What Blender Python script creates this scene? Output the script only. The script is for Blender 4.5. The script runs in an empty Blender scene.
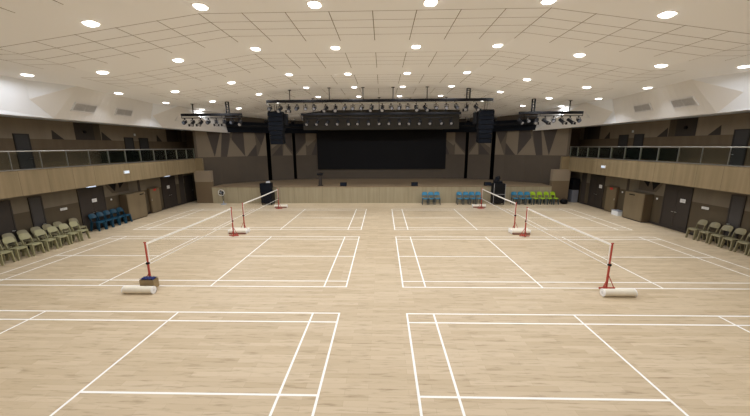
import bpy, bmesh, math, random
from mathutils import Vector, Matrix
random.seed(7)
PI = math.pi
scene = bpy.context.scene
COL = scene.collection

# ------------------------------------------------------------------ camera
CX, CZ, YAW, PITCH, ROLL, FPX = .2849, 4.7003, -.0256, -.1945, -.0058, 313.1
def cam_axes():
    cy, sy, cp, sp = math.cos(YAW), math.sin(YAW), math.cos(PITCH), math.sin(PITCH)
    f = Vector((sy*cp, cy*cp, sp)); r = Vector((cy, -sy, 0)); u = r.cross(f)
    c, s = math.cos(ROLL), math.sin(ROLL)
    return c*r + s*u, -s*r + c*u, f
AR, AU, AF = cam_axes()
cam = bpy.data.cameras.new('camera'); cam_o = bpy.data.objects.new('camera', cam); COL.objects.link(cam_o)
cam.sensor_width = 36; cam.lens = FPX/750*36; cam.clip_start = .05; cam.clip_end = 200
cam_o.matrix_world = Matrix(((AR.x, AU.x, -AF.x, CX), (AR.y, AU.y, -AF.y, 0), (AR.z, AU.z, -AF.z, CZ), (0, 0, 0, 1)))
scene.camera = cam_o

# ------------------------------------------------------------------ materials
def lin(c):
    return tuple((x/255/12.92 if x/255 <= .04045 else ((x/255+.055)/1.055)**2.4) for x in c) + (1,)
def base_mat(name, rough=.6, metal=0, spec=.5):
    m = bpy.data.materials.new(name); m.use_nodes = True
    b = m.node_tree.nodes['Principled BSDF']
    b.inputs['Roughness'].default_value = rough; b.inputs['Metallic'].default_value = metal
    b.inputs['Specular IOR Level'].default_value = spec
    return m, m.node_tree.nodes, m.node_tree.links, b
def mat(name, c, rough=.6, metal=0, spec=.5, var=.06, scale=6, emit=0):
    m, N, L, b = base_mat(name, rough, metal, spec)
    col = lin(c)
    t = N.new('ShaderNodeTexCoord'); n = N.new('ShaderNodeTexNoise'); n.inputs['Scale'].default_value = scale
    L.new(t.outputs['Object'], n.inputs['Vector'])
    r = N.new('ShaderNodeValToRGB')
    r.color_ramp.elements[0].color = tuple(x*(1-var) for x in col[:3]) + (1,)
    r.color_ramp.elements[1].color = tuple(min(1, x*(1+var)) for x in col[:3]) + (1,)
    r.color_ramp.elements[0].position = .3; r.color_ramp.elements[1].position = .7
    L.new(n.outputs['Fac'], r.inputs['Fac']); L.new(r.outputs['Color'], b.inputs['Base Color'])
    if emit:
        b.inputs['Emission Color'].default_value = col; b.inputs['Emission Strength'].default_value = emit
    return m
def wood(name, c1, c2, stretch, rough=.5, spec=.3, plank=None, nscale=1.0):
    """grain = noise stretched by the scale vector; plank = (axis, width) adds thin joints"""
    m, N, L, b = base_mat(name, rough, 0, spec)
    t = N.new('ShaderNodeTexCoord'); mp = N.new('ShaderNodeMapping'); mp.inputs['Scale'].default_value = stretch
    L.new(t.outputs['Object'], mp.inputs['Vector'])
    n = N.new('ShaderNodeTexNoise'); n.inputs['Scale'].default_value = nscale; n.inputs['Detail'].default_value = 4
    L.new(mp.outputs['Vector'], n.inputs['Vector'])
    r = N.new('ShaderNodeValToRGB'); e = r.color_ramp.elements
    e[0].color = lin(c1); e[1].color = lin(c2); e[0].position = .3; e[1].position = .7
    L.new(n.outputs['Fac'], r.inputs['Fac'])
    out = r.outputs['Color']
    if plank:
        ax, w = plank
        s = N.new('ShaderNodeSeparateXYZ'); L.new(t.outputs['Object'], s.inputs[0])
        d = N.new('ShaderNodeMath'); d.operation = 'DIVIDE'; d.inputs[1].default_value = w; L.new(s.outputs[ax], d.inputs[0])
        f = N.new('ShaderNodeMath'); f.operation = 'FRACT'; L.new(d.outputs[0], f.inputs[0])
        c = N.new('ShaderNodeMath'); c.operation = 'LESS_THAN'; c.inputs[1].default_value = .016/w; L.new(f.outputs[0], c.inputs[0])
        mx = N.new('ShaderNodeMix'); mx.data_type = 'RGBA'; mx.inputs['B'].default_value = tuple(x*.6 for x in lin(c1)[:3])+(1,)
        L.new(c.outputs[0], mx.inputs['Factor']); L.new(out, mx.inputs['A']); out = mx.outputs['Result']
    L.new(out, b.inputs['Base Color'])
    return m
def floor_mat():
    m, N, L, b = base_mat('oak_floor', .42, 0, .35)
    t = N.new('ShaderNodeTexCoord')
    br = N.new('ShaderNodeTexBrick'); br.inputs['Scale'].default_value = 1; br.offset = .37
    br.inputs['Brick Width'].default_value = 1.25; br.inputs['Row Height'].default_value = .145
    br.inputs['Mortar Size'].default_value = .002; br.inputs['Mortar Smooth'].default_value = .3; br.inputs['Bias'].default_value = 0
    br.inputs['Color1'].default_value = lin((190, 171, 141)); br.inputs['Color2'].default_value = lin((204, 186, 158)); br.inputs['Mortar'].default_value = lin((168, 149, 120))
    L.new(t.outputs['Object'], br.inputs['Vector'])
    mp = N.new('ShaderNodeMapping'); mp.inputs['Scale'].default_value = (1.7, 15, 1); L.new(t.outputs['Object'], mp.inputs['Vector'])
    n = N.new('ShaderNodeTexNoise'); n.inputs['Scale'].default_value = 1; n.inputs['Detail'].default_value = 5; n.inputs['Roughness'].default_value = .6
    L.new(mp.outputs['Vector'], n.inputs['Vector'])
    r = N.new('ShaderNodeValToRGB'); e = r.color_ramp.elements
    e[0].color = (.55, .5, .43, 1); e[0].position = .28; e[1].color = (1.0, 1.0, 1.0, 1); e[1].position = .47
    L.new(n.outputs['Fac'], r.inputs['Fac'])
    mx = N.new('ShaderNodeMix'); mx.data_type = 'RGBA'; mx.blend_type = 'MULTIPLY'; mx.inputs['Factor'].default_value = .8
    L.new(br.outputs['Color'], mx.inputs['A']); L.new(r.outputs['Color'], mx.inputs['B'])
    L.new(mx.outputs['Result'], b.inputs['Base Color'])
    return m
def ceiling_mat():
    """plain strips that carry the downlights, tile bands 1.24 x .6 m between them"""
    m, N, L, b = base_mat('ceiling_tiles', .85, 0, .2)
    t = N.new('ShaderNodeTexCoord'); s = N.new('ShaderNodeSeparateXYZ'); L.new(t.outputs['Object'], s.inputs[0])
    def M(op, a, bb=None):
        n = N.new('ShaderNodeMath'); n.operation = op
        for i, v in enumerate((a, bb)):
            if v is None: continue
            if isinstance(v, (int, float)): n.inputs[i].default_value = v
            else: L.new(v, n.inputs[i])
        return n.outputs[0]
    x, y = s.outputs[0], s.outputs[1]
    ph = M('MULTIPLY', M('FRACT', M('DIVIDE', M('ADD', y, 40 - 12.95 + .75), 4.0)), 4.0)     # 0..1.5 = plain strip
    band = M('MULTIPLY', M('GREATER_THAN', ph, 1.49), M('LESS_THAN', M('ABSOLUTE', x), 12.45))
    fx = M('ABSOLUTE', M('SUBTRACT', M('FRACT', M('ADD', M('DIVIDE', x, 1.24), 60.5)), .5))
    lx = M('LESS_THAN', fx, .0095)
    fy = M('FRACT', M('DIVIDE', M('SUBTRACT', ph, 1.5 - 6.25), .625))
    ly = M('LESS_THAN', fy, .042)
    line = M('MULTIPLY', band, M('MAXIMUM', lx, M('MULTIPLY', ly, .85)))
    n = N.new('ShaderNodeTexNoise'); n.inputs['Scale'].default_value = .8; L.new(t.outputs['Object'], n.inputs['Vector'])
    r = N.new('ShaderNodeValToRGB'); r.color_ramp.elements[0].color = lin((246, 248, 252)); r.color_ramp.elements[1].color = lin((248, 250, 254))
    L.new(n.outputs['Fac'], r.inputs['Fac'])
    mx = N.new('ShaderNodeMix'); mx.data_type = 'RGBA'; mx.inputs['B'].default_value = lin((118, 108, 98))
    L.new(line, mx.inputs['Factor']); L.new(r.outputs['Color'], mx.inputs['A'])
    L.new(mx.outputs['Result'], b.inputs['Base Color'])
    return m
def glass_mat():
    m, N, L, b = base_mat('railing_glass')
    N.remove(b)
    tr = N.new('ShaderNodeBsdfTransparent'); tr.inputs['Color'].default_value = (.93, .96, .93, 1)
    gl = N.new('ShaderNodeBsdfGlossy'); gl.inputs['Roughness'].default_value = .08; gl.inputs['Color'].default_value = (.8, .85, .8, 1)
    fr = N.new('ShaderNodeFresnel'); fr.inputs['IOR'].default_value = 1.35
    ad = N.new('ShaderNodeMath'); ad.operation = 'ADD'; ad.inputs[1].default_value = .06; L.new(fr.outputs[0], ad.inputs[0])
    mx = N.new('ShaderNodeMixShader'); L.new(ad.outputs[0], mx.inputs[0]); L.new(tr.outputs[0], mx.inputs[1]); L.new(gl.outputs[0], mx.inputs[2])
    L.new(mx.outputs[0], N['Material Output'].inputs['Surface'])
    return m

M_FLOOR = floor_mat(); M_CEIL = ceiling_mat(); M_GLASS = glass_mat()
M_LINE = mat('court_paint', (250, 249, 246), .5, var=.01)
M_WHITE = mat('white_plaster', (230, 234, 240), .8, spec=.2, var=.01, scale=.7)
M_WHITE_SHADE = mat('shaded_white_plaster', (224, 223, 222), .8, spec=.2, var=.01, scale=.7)  # same bulkhead white, with shade of the down-leaning panels put into the colour
M_PARA = wood('parapet_wood', (122, 107, 80), (138, 122, 94), (.5, 5, .35), plank=(1, 1.2))
M_STAGEF = wood('stage_front_wood', (150, 140, 115), (164, 154, 129), (5, .5, .35), plank=(0, 1.2))
M_STAGET = wood('stage_floor_wood', (120, 102, 80), (136, 118, 94), (.8, 7, 1))
M_PAN_L = wood('light_wall_panel', (106, 97, 83), (116, 107, 91), (.5, 2.5, .4))
M_PAN_M = wood('mid_wall_panel', (76, 66, 51), (83, 73, 57), (.5, 2.5, .4))
M_UP = wood('upper_wall_panel', (136, 122, 104), (146, 132, 113), (.5, 2.5, .4))
M_UPD = wood('upper_wall_dado', (104, 88, 68), (114, 98, 77), (.5, 2.5, .4))
M_PAN_D = mat('dark_wall_panel', (54, 46, 39), .7, var=.05, scale=2)
M_DOOR = mat('door_brown', (46, 39, 34), .55, var=.05, scale=2)
M_DOORG = mat('door_grey', (56, 53, 52), .55, var=.05, scale=2)
M_CAB = wood('cabinet_wood', (110, 97, 75), (120, 106, 83), (2, 2, .4))
M_CABD = wood('cabinet_side_wood', (88, 74, 56), (96, 82, 62), (2, 2, .4))
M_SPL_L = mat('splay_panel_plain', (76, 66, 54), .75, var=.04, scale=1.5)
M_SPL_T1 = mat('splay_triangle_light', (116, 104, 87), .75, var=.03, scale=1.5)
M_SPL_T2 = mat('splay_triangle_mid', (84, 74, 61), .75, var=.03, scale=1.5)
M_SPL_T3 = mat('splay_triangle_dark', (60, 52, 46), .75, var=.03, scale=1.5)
M_VAL = mat('valance_fabric', (62, 59, 54), .95, spec=.1, var=.05, scale=3)
M_BLACK = mat('black_paint', (16, 16, 19), .6, spec=.18, var=.1, scale=8)
M_BLACK2 = mat('black_grille', (22, 26, 34), .8, spec=.1, var=.2, scale=40)
M_SCREEN = mat('led_screen', (13, 13, 16), .6, spec=.15, var=.06, scale=3)
M_RED = mat('red_paint', (172, 62, 46), .5, var=.05)
M_REDD = mat('worn_red_paint', (124, 58, 46), .6, var=.1)
M_DRUM = mat('drum_cream', (226, 218, 200), .5, var=.03)
M_CAP = mat('drum_white_cap', (240, 240, 240), .45, var=.01)
M_NET = mat('net_cord', (96, 78, 60), .9, var=.05)
M_TAPE = mat('net_tape', (240, 238, 232), .8, var=.02)
M_OLIVE = mat('olive_plastic', (146, 142, 108), .5, var=.03)
M_OLIVE2 = mat('olive_plastic_dull', (130, 123, 95), .5, var=.03)
M_BLUE = mat('blue_plastic', (32, 112, 146), .45, var=.04)
M_BLUED = mat('navy_plastic', (19, 64, 86), .45, var=.04)
M_GREEN = mat('lime_plastic', (150, 182, 36), .45, var=.04)
M_CHLEG = mat('grey_chair_leg', (62, 72, 76), .5, var=.05)
M_STEEL = mat('brushed_steel', (190, 190, 186), .3, .9, var=.03)
M_SILVER = mat('silver_lens', (150, 158, 176), .25, .6, var=.02)
M_GRILLE = mat('vent_grille', (216, 216, 218), .6, var=.03)
M_SLOT = mat('vent_slot', (158, 158, 161), .7, var=.03)
M_LAMP = mat('downlight_diffuser', (255, 252, 246), .5, var=0, emit=7)
M_TRIM = mat('downlight_trim', (235, 230, 220), .5, var=.01)
M_SIGN = mat('sign_white', (226, 228, 228), .5, var=.01)
M_SIGNB = mat('sign_blue_white', (200, 216, 240), .4, var=.01, emit=.5)
M_REDS = mat('sign_red', (190, 40, 40), .5, var=.02)
M_CARD = mat('cardboard', (146, 126, 92), .85, var=.08)
M_CLOTH = mat('blue_cloth', (40, 48, 96), .9, var=.12, scale=20)
M_GREYP = mat('pale_grey_panel', (158, 162, 172), .5, var=.03)
M_GREYU = mat('unit_grey', (122, 124, 132), .5, var=.02)
M_BASE = mat('baseboard_dark', (44, 38, 34), .6, var=.05)
M_BACKW = mat('rear_wall_paint', (196, 182, 160), .8, var=.02)

# ------------------------------------------------------------------ mesh builder
class MB:
    def __init__(s): s.v, s.f, s.m, s.sm, s.mats = [], [], [], [], []
    def mi(s, m):
        if m not in s.mats: s.mats.append(m)
        return s.mats.index(m)
    def poly(s, pts, m, smooth=False):
        i = len(s.v); s.v += [tuple(p) for p in pts]; s.f.append(list(range(i, i+len(pts)))); s.m.append(s.mi(m)); s.sm.append(smooth)
    def bm(s, b, m, mtx=None, smooth=False):
        i = len(s.v); b.verts.index_update()
        for v in b.verts: s.v.append(tuple(mtx @ v.co) if mtx else tuple(v.co))
        for f in b.faces: s.f.append([i+v.index for v in f.verts]); s.m.append(s.mi(m)); s.sm.append(smooth)
        b.free()
    def box(s, c, d, m, bev=0, rot=None):
        b = bmesh.new(); bmesh.ops.create_cube(b, size=1)
        bmesh.ops.scale(b, vec=d, verts=b.verts)
        if bev: bmesh.ops.bevel(b, geom=b.edges[:], offset=bev, segments=2, profile=.5, affect='EDGES')
        mt = Matrix.Translation(c)
        if rot: mt = mt @ rot
        s.bm(b, m, mt)
    def bx(s, x0, x1, y0, y1, z0, z1, m, bev=0): s.box(((x0+x1)/2, (y0+y1)/2, (z0+z1)/2), (abs(x1-x0), abs(y1-y0), abs(z1-z0)), m, bev)
    def cyl(s, p0, p1, r, m, n=12, r2=None, bev=0):
        p0, p1 = Vector(p0), Vector(p1); d = p1-p0
        b = bmesh.new(); bmesh.ops.create_cone(b, cap_ends=True, segments=n, radius1=r, radius2=r if r2 is None else r2, depth=d.length)
        if bev:
            ed = [e for e in b.edges if abs(e.verts[0].co.z-e.verts[1].co.z) < 1e-6]
            bmesh.ops.bevel(b, geom=ed, offset=bev, segments=2, affect='EDGES')
        q = Vector((0, 0, 1)).rotation_difference(d.normalized()).to_matrix().to_4x4()
        s.bm(b, m, Matrix.Translation((p0+p1)/2) @ q, smooth=n > 6)
    def bar(s, p0, p1, w, h, m, up=(0, 0, 1)):
        p0, p1 = Vector(p0), Vector(p1); d = (p1-p0); L = d.length; d.normalize()
        u = Vector(up)
        if abs(d.dot(u)) > .99: u = Vector((0, 1, 0))
        x = d.cross(u).normalized(); z = x.cross(d)
        R = Matrix((x, d, z)).transposed().to_4x4()
        s.box((p0+p1)/2, (w, L, h), m, rot=R)
    def prism(s, pts, off, m, mb=None):
        """polygon extruded by the vector off"""
        off = Vector(off); a = [Vector(p) for p in pts]; b = [p+off for p in a]; n = len(a)
        s.poly(a, m); s.poly(b[::-1], m)
        for i in range(n): s.poly([a[i], b[i], b[(i+1) % n], a[(i+1) % n]][::-1], mb or m)
    def build(s, name, parent=None, loc=None):
        me = bpy.data.meshes.new(name); me.from_pydata(s.v, [], s.f)
        for m in s.mats: me.materials.append(m)
        me.polygons.foreach_set('material_index', s.m); me.polygons.foreach_set('use_smooth', s.sm); me.update()
        b = bmesh.new(); b.from_mesh(me); bmesh.ops.recalc_face_normals(b, faces=b.faces[:]); b.to_mesh(me); b.free()
        if any(s.sm):
            me.set_sharp_from_angle(angle=math.radians(40))
        o = bpy.data.objects.new(name, me); COL.objects.link(o)
        if parent: o.parent = parent
        if loc: o.location = loc
        return o
def tag(o, label, cat, group=None):
    o['label'] = label; o['category'] = cat
    if group: o['group'] = group
    return o
def struct(mb, name, parent=None):
    o = mb.build(name, parent); o['kind'] = 'structure'; return o
def thing(name, label, cat, loc=(0, 0, 0), rz=0, group=None):
    o = bpy.data.objects.new(name, None); COL.objects.link(o); o.location = loc; o.rotation_euler = (0, 0, rz); o.empty_display_size = .2
    return tag(o, label, cat, group)
def dup(root, loc, rz, label, group=None):
    r = root.copy(); COL.objects.link(r); r.location = loc; r.rotation_euler = (0, 0, rz); r['label'] = label
    if group: r['group'] = group
    for ch in list(root.children):
        c = ch.copy(); COL.objects.link(c); c.parent = r
        for g in ch.children:
            d = g.copy(); COL.objects.link(d); d.parent = c
    return r
ORD = ['first', 'second', 'third', 'fourth', 'fifth', 'sixth', 'seventh', 'eighth', 'ninth', 'tenth', 'eleventh', 'twelfth',
       'thirteenth', 'fourteenth', 'fifteenth', 'sixteenth', 'seventeenth', 'eighteenth', 'nineteenth', 'twentieth',
       'twenty-first', 'twenty-second', 'twenty-third']
SIDES = (('left', -1), ('right', 1))
Y0, YS = -3.0, 26.0            # rear of the hall, face of the stage
STZ = 1.42                     # stage height

# ------------------------------------------------------------------ floor and courts
m = MB(); m.bx(-18, 18, Y0, 34, -.2, 0, M_FLOOR); struct(m, 'floor')
COURT_X = 7.643; ROWS = ((8.24, 'nearest'), (16.01, 'middle'), (23.47, 'farthest'))
LW = .05
def court(cx, yf, label):
    r = MB()
    def seg(x0, x1, y0, y1): r.bx(x0, x1, y0, y1, .0005, .003, M_LINE)
    X0, X1, Ya, Yb = cx-6.7, cx+6.7, yf-6.1, yf
    for y in (Ya, Ya+.46, Yb-.46-LW, Yb-LW): seg(X0, X1, y, y+LW)
    for x in (X0, X1-LW, X0+.76, X1-.76-LW, cx-1.98-LW/2, cx+1.98-LW/2):
        r.bx(x, x+LW, Ya, Yb, .0006, .0032, M_LINE)
    for a, b in ((X0, cx-1.98), (cx+1.98, X1)): seg(a, b, (Ya+Yb)/2-LW/2, (Ya+Yb)/2+LW/2)
    o = r.build('court_marking'); tag(o, label, 'court marking', 'painted badminton courts')
for yf, nm in ROWS:
    for sd, s in SIDES:
        court(s*COURT_X, yf, f'white painted badminton court lines on the oak floor, {nm} court on the {sd}')

# ------------------------------------------------------------------ ceiling
PROF = ((-15.9, 7.56), (-15.0, 7.585), (-11.1, 7.62), (-4.95, 8.44), (4.95, 8.44), (11.1, 7.62), (15.0, 7.585), (15.9, 7.56))
def zceil(x):
    for (a, za), (b, zb) in zip(PROF, PROF[1:]):
        if a <= x <= b: return za + (zb-za)*(x-a)/(b-a)
    return PROF[0][1]
m = MB()
for (a, za), (b, zb) in zip(PROF, PROF[1:]):
    m.poly(((a, Y0, za), (b, Y0, zb), (b, 28.2, zb), (a, 28.2, za)), M_CEIL)
    dz = lambda z: 7.05 + (z-7.56)*.25
    m.poly(((a, 28.2, za), (b, 28.2, zb), (b, 32.6, dz(zb)), (a, 32.6, dz(za))), M_CEIL)
m.poly([(a, Y0, z) for a, z in PROF] + [(15.9, Y0, 9), (-15.9, Y0, 9)], M_CEIL)
for xe in (-15.9, 15.9): m.poly(((xe, Y0, 7.56), (xe, 33, 7.56), (xe, 33, 9), (xe, Y0, 9)), M_CEIL)
m.poly(((-15.9, Y0, 9), (15.9, Y0, 9), (15.9, 33, 9), (-15.9, 33, 9)), M_CEIL)
struct(m, 'ceiling')

# ------------------------------------------------------------------ downlights
LROWS = ((9.24, range(1, 9)), (12.98, range(10)), (17.4, range(10)), (21.15, range(10)), (24.97, range(10)))
def rsq(w, r, n=4):
    pts = []
    for qx, qy, a0 in ((1, 1, 0), (-1, 1, PI/2), (-1, -1, PI), (1, -1, 1.5*PI)):
        for k in range(n+1):
            a = a0 + PI/2*k/n; pts.append((qx*(w-r)+r*math.cos(a), qy*(w-r)+r*math.sin(a)))
    return pts
def make_downlight():
    root = thing('downlight', '', 'ceiling light', group='recessed ceiling downlights')
    t = MB(); o, i = rsq(.2, .12), rsq(.165, .1); n = len(o)
    for k in range(n):
        a, b = k, (k+1) % n
        t.poly([(*o[a], -.012), (*o[b], -.012), (*i[b], -.012), (*i[a], -.012)], M_TRIM)
        t.poly([(*o[a], -.012), (*o[b], -.012), (*o[b], .0), (*o[a], .0)], M_TRIM)
    t.build('trim_ring', root)
    d = MB(); j = rsq(.135, .09)
    d.poly([(x, y, -.045) for x, y in j], M_LAMP)
    for k in range(n):
        a, b = k, (k+1) % n; d.poly([(*i[a], -.012), (*i[b], -.012), (*j[b], -.045), (*j[a], -.045)], M_LAMP)
    d.build('diffuser', root)
    return root
LAMP_W = 47.5
def lamp(x, y, z, tilt, pw=1, spread=175):
    l = bpy.data.lights.new('downlight_lamp', 'AREA'); l.shape = 'DISK'; l.size = .28; l.spread = math.radians(spread); l.energy = LAMP_W*pw; l.color = (.955, .98, 1.03)
    o = bpy.data.objects.new('downlight_lamp', l); COL.objects.link(o); o.location = (x, y, z-.06); o.rotation_euler = (0, tilt, 0)
first = None
RN = ('nearest', 'second', 'third', 'fourth', 'farthest')
for k, (y, idx) in enumerate(LROWS):
    for j, i in enumerate(idx):
        x = (i-4.5)*3.1 + .01
        if k == 4 and i in (0, 9): x *= .985
        z = zceil(x); sl = (zceil(x+.1)-zceil(x-.1))/.2; tilt = -math.atan(sl)
        lab = f'square white recessed downlight, {ORD[j]} from the left in the {RN[k]} row of ceiling lights'
        if first is None: first = make_downlight(); first['label'] = lab; o = first
        else: o = dup(first, (0, 0, 0), 0, lab)
        o.location = (x, y, z); o.rotation_euler = (0, tilt, 0)
        lamp(x, y, z, tilt, (.4 if k == 4 and i in (0, 9) else 1)*(1, 1, 1.05, 1.2, 1.25)[k], 115 if k in (2, 3) and i in (0, 9) else 175)
for y in (5.3, 1.3):
    for i in range(10):
        x = (i-4.5)*3.1; z = zceil(x); lamp(x, y, z, 0, .8)

# ------------------------------------------------------------------ white bulkheads above the balconies, folded in bays
BAY = 7.55
def bulk(s, name):
    r = MB(); P = lambda x, y, z: (s*x, y, z)
    C = lambda k: (15.05, 13.93+BAY*k, 7.59); A = lambda k: (14.26, 15.4+BAY*k, 7.6); T = lambda k: (15.28, 14.07+BAY*k, 6.83); B = lambda k: (15.5, 15.2+BAY*k, 6.1)
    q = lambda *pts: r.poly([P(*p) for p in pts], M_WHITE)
    q2 = lambda *pts: r.poly([P(*p) for p in pts], M_WHITE_SHADE)
    q((15.5, Y0, 6.1), B(0), T(0), C(0), (15.5, Y0, 7.59))
    for k in (0, 1):
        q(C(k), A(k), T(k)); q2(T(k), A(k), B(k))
        if k == 0:
            yt0, yt1, yb0, yb1 = A(0)[1], C(1)[1], B(0)[1], C(1)[1]
            nn = 16
            for i in range(nn):
                a, b = i/nn, (i+1)/nn
                tp = lambda u: (14.26+(15.05-14.26)*u, yt0+(yt1-yt0)*u, 7.6); bt = lambda u: (15.5, yb0+(yb1-yb0)*u, 6.1)
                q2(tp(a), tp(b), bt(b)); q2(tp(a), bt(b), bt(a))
            q(C(1), T(1), (15.5, C(1)[1], 6.1)); q((15.5, C(1)[1], 6.1), T(1), B(1))
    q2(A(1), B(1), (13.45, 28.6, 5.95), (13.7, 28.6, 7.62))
    q((13.45, 28.6, 5.95), (13.7, 28.6, 7.62), (13.2, 30.5, 7.62), (13.2, 30.5, 5.95))
    # underside
    q((15.5, Y0, 6.1), B(0), B(1), (13.45, 28.6, 5.95), (18, 28.6, 6.2), (18, Y0, 6.2))
    return struct(r, name)
bulk(-1, 'wall_left_bulkhead'); bulk(1, 'wall_right_bulkhead')
def xpan(k, y, z):             # the leaning panel between two folds
    yt0, yt1 = 15.3+BAY*k, 13.93+BAY*(k+1)
    xt = 14.26 + (15.05-14.26)*max(0, min(1, (y-yt0)/(yt1-yt0)))
    if k == 1:
        u = (y-22.75)/(28.6-22.75); xt = 14.26+(13.7-14.26)*u; xb = 15.5+(13.45-15.5)*u
        return xb + (xt-xb)*(z-6.08)/1.5
    return 15.5 + (xt-15.5)*(z-6.1)/1.49
def vent(s, k, y0, y1, z0, z1, label):
    ctr = None
    def pt(u, v, off):
        y = y0+(y1-y0)*u; z = z0+(z1-z0)*v
        return Vector((s*(xpan(k, y, z)-off), y, z-.0*off))
    o = thing('air_vent', label, 'air vent', group='air vents in the bulkheads'); c = pt(.5, .5, 0); o.location = c
    g = MB(); f = MB()
    a, b = .05, .13
    g.poly([pt(u, v, .02)-c for u, v in ((0, 0), (1, 0), (1, 1), (0, 1))], M_SLOT)
    for j in range(9):
        v0 = .12+.76*j/9; g.poly([pt(u, v, off)-c for u, v, off in ((.05, v0, .024), (.95, v0, .024), (.95, v0+.05, .05), (.05, v0+.05, .05))], M_GRILLE)
    for (u0, u1, v0, v1) in ((0, 1, 0, b), (0, 1, 1-b, 1), (0, a, b, 1-b), (1-a, 1, b, 1-b), (.49, .51, b, 1-b)):
        f.poly([pt(u, v, .055)-c for u, v in ((u0, v0), (u1, v0), (u1, v1), (u0, v1))], M_GRILLE)
    for (u0, v0, u1, v1) in ((0, 0, 1, 0), (1, 0, 1, 1), (1, 1, 0, 1), (0, 1, 0, 0)):
        f.poly([pt(u0, v0, .055)-c, pt(u1, v1, .055)-c, pt(u1, v1, 0)-c, pt(u0, v0, 0)-c], M_GRILLE)
    g.build('grille', o); f.build('frame', o)
for sd, s in SIDES:
    vent(s, 0, 15.75, 17.1, 6.5, 6.92, f'grey grille air vent on the white {sd} bulkhead, nearest of three')
    vent(s, 0, 18.4, 19.7, 6.56, 6.97, f'grey grille air vent on the white {sd} bulkhead, middle of three')
    vent(s, 1, 23.3, 24.5, 6.6, 7.0, f'grey grille air vent on the white {sd} bulkhead, farthest, behind the lighting bar')

# ------------------------------------------------------------------ side walls, lower level
WX, PX, UX = 16.65, 15.5, 17.8
def yz(s, X, pts, m, r, off=.012):         # a flat panel shape on a side wall, given as (y, z)
    r.prism([(s*X, y, z) for y, z in pts], (-s*off, 0, 0), m)
def rect(y0, y1, z0, z1): return ((y0, z0), (y1, z0), (y1, z1), (y0, z1))
for sd, s in SIDES:
    r = MB()
    r.bx(s*WX, s*(WX+.2), Y0, 29, 0, 1.74, M_PAN_M); r.bx(s*WX, s*(WX+.2), Y0, 29, 1.74, 2.65, M_PAN_L)
    for y0, y1 in ((21.1, 21.3), (25.5, 26.1)):
        yz(s, WX, rect(y0, y1, 0, 2.6), M_PAN_D, r)
    yz(s, WX, ((18.5, 2.6), (20.3, 2.6), (20.3, 1.9), (19.0, 1.9)), M_SPL_T2, r)
    yz(s, WX, ((18.7, 2.6), (19.4, 2.6), (19.2, 2.0)), M_BLACK, r, .02)
    yz(s, WX, ((19.5, 2.6), (20.1, 2.6), (19.6, 2.15)), M_BLACK, r, .02)
    struct(r, f'wall_{sd}')
    b = MB(); b.bx(s*WX, s*(WX-.06), Y0, 28, 0, .12, M_BASE); struct(b, f'baseboard_{sd}')
    # balcony slab and parapet
    r = MB(); r.bx(s*PX, s*(PX+.14), Y0, 26.35, 2.65, 3.76, M_PARA); r.bx(s*(PX-.02), s*(PX+.16), Y0, 26.35, 3.76, 3.8, M_STEEL)
    struct(r, f'trim_{sd}_parapet')
    r = MB(); r.bx(s*(PX+.14), s*(UX+.2), Y0, 29, 2.66, 3.2, M_PAN_D); struct(r, f'floor_{sd}_balcony')
    # upper wall
    r = MB(); r.bx(s*UX, s*(UX+.2), Y0, 33, 3.2, 5.18, M_UPD); r.bx(s*UX, s*(UX+.2), Y0, 33, 5.18, 6.4, M_UP)
    for sh, mm in ((rect(18.45, 19.7, 5.18, 6.4), M_PAN_D), (rect(19.7, 20.15, 5.18, 6.4), M_PAN_M), (((17.1, 5.18), (17.75, 5.18), (17.15, 5.68)), M_PAN_D),
                   (((20.2, 5.18), (20.95, 5.18), (20.25, 5.72)), M_PAN_D), (((25.2, 5.18), (25.8, 5.18), (25.25, 5.7)), M_PAN_D),
                   (rect(26.4, 27.9, 5.18, 6.4), M_PAN_D), (rect(27.9, 28.4, 5.18, 6.4), M_PAN_M), (((10.3, 5.18), (11.2, 5.18), (10.4, 5.7)), M_PAN_D)):
        yz(s, UX, sh, mm, r)
    r.bx(s*15.0, s*UX, 29.0, 29.2, 3.2, 7.6, M_UPD)
    struct(r, f'wall_{sd}_upper')
r = MB(); r.bx(-18, 18, Y0-.2, Y0, 0, 9, M_BACKW); struct(r, 'wall_rear')

# doors: structure, with leaves and handles
DN = [0]
def door(s, X, y0, y1, z0, z1, double, mm, handle=True):
    DN[0] += 1; n = DN[0]
    f = MB()
    for a, b in ((y0, y0+.06), (y1-.06, y1)): f.bx(s*X, s*(X-.05), a, b, z0, z1, M_BASE)
    f.bx(s*X, s*(X-.05), y0+.06, y1-.06, z1-.06, z1, M_BASE)
    o = struct(f, f'door_{n}')
    spans = ((y0+.06, (y0+y1)/2-.005), ((y0+y1)/2+.005, y1-.06)) if double else ((y0+.06, y1-.06),)
    for k, (a, b) in enumerate(spans):
        l = MB(); l.bx(s*X, s*(X-.035), a, b, z0+.01, z1-.06, mm, .004); lo = l.build('door_leaf', o)
        if handle:
            h = MB(); yh = b-.09 if (double and k == 0) or not double else a+.09
            h.cyl((s*(X-.035), yh, z0+1.0), (s*(X-.085), yh, z0+1.0), .018, M_STEEL); h.cyl((s*(X-.08), yh-.06, z0+1.0), (s*(X-.08), yh+.06, z0+1.0), .014, M_STEEL)
            h.build('door_handle', lo)
    return o
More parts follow.
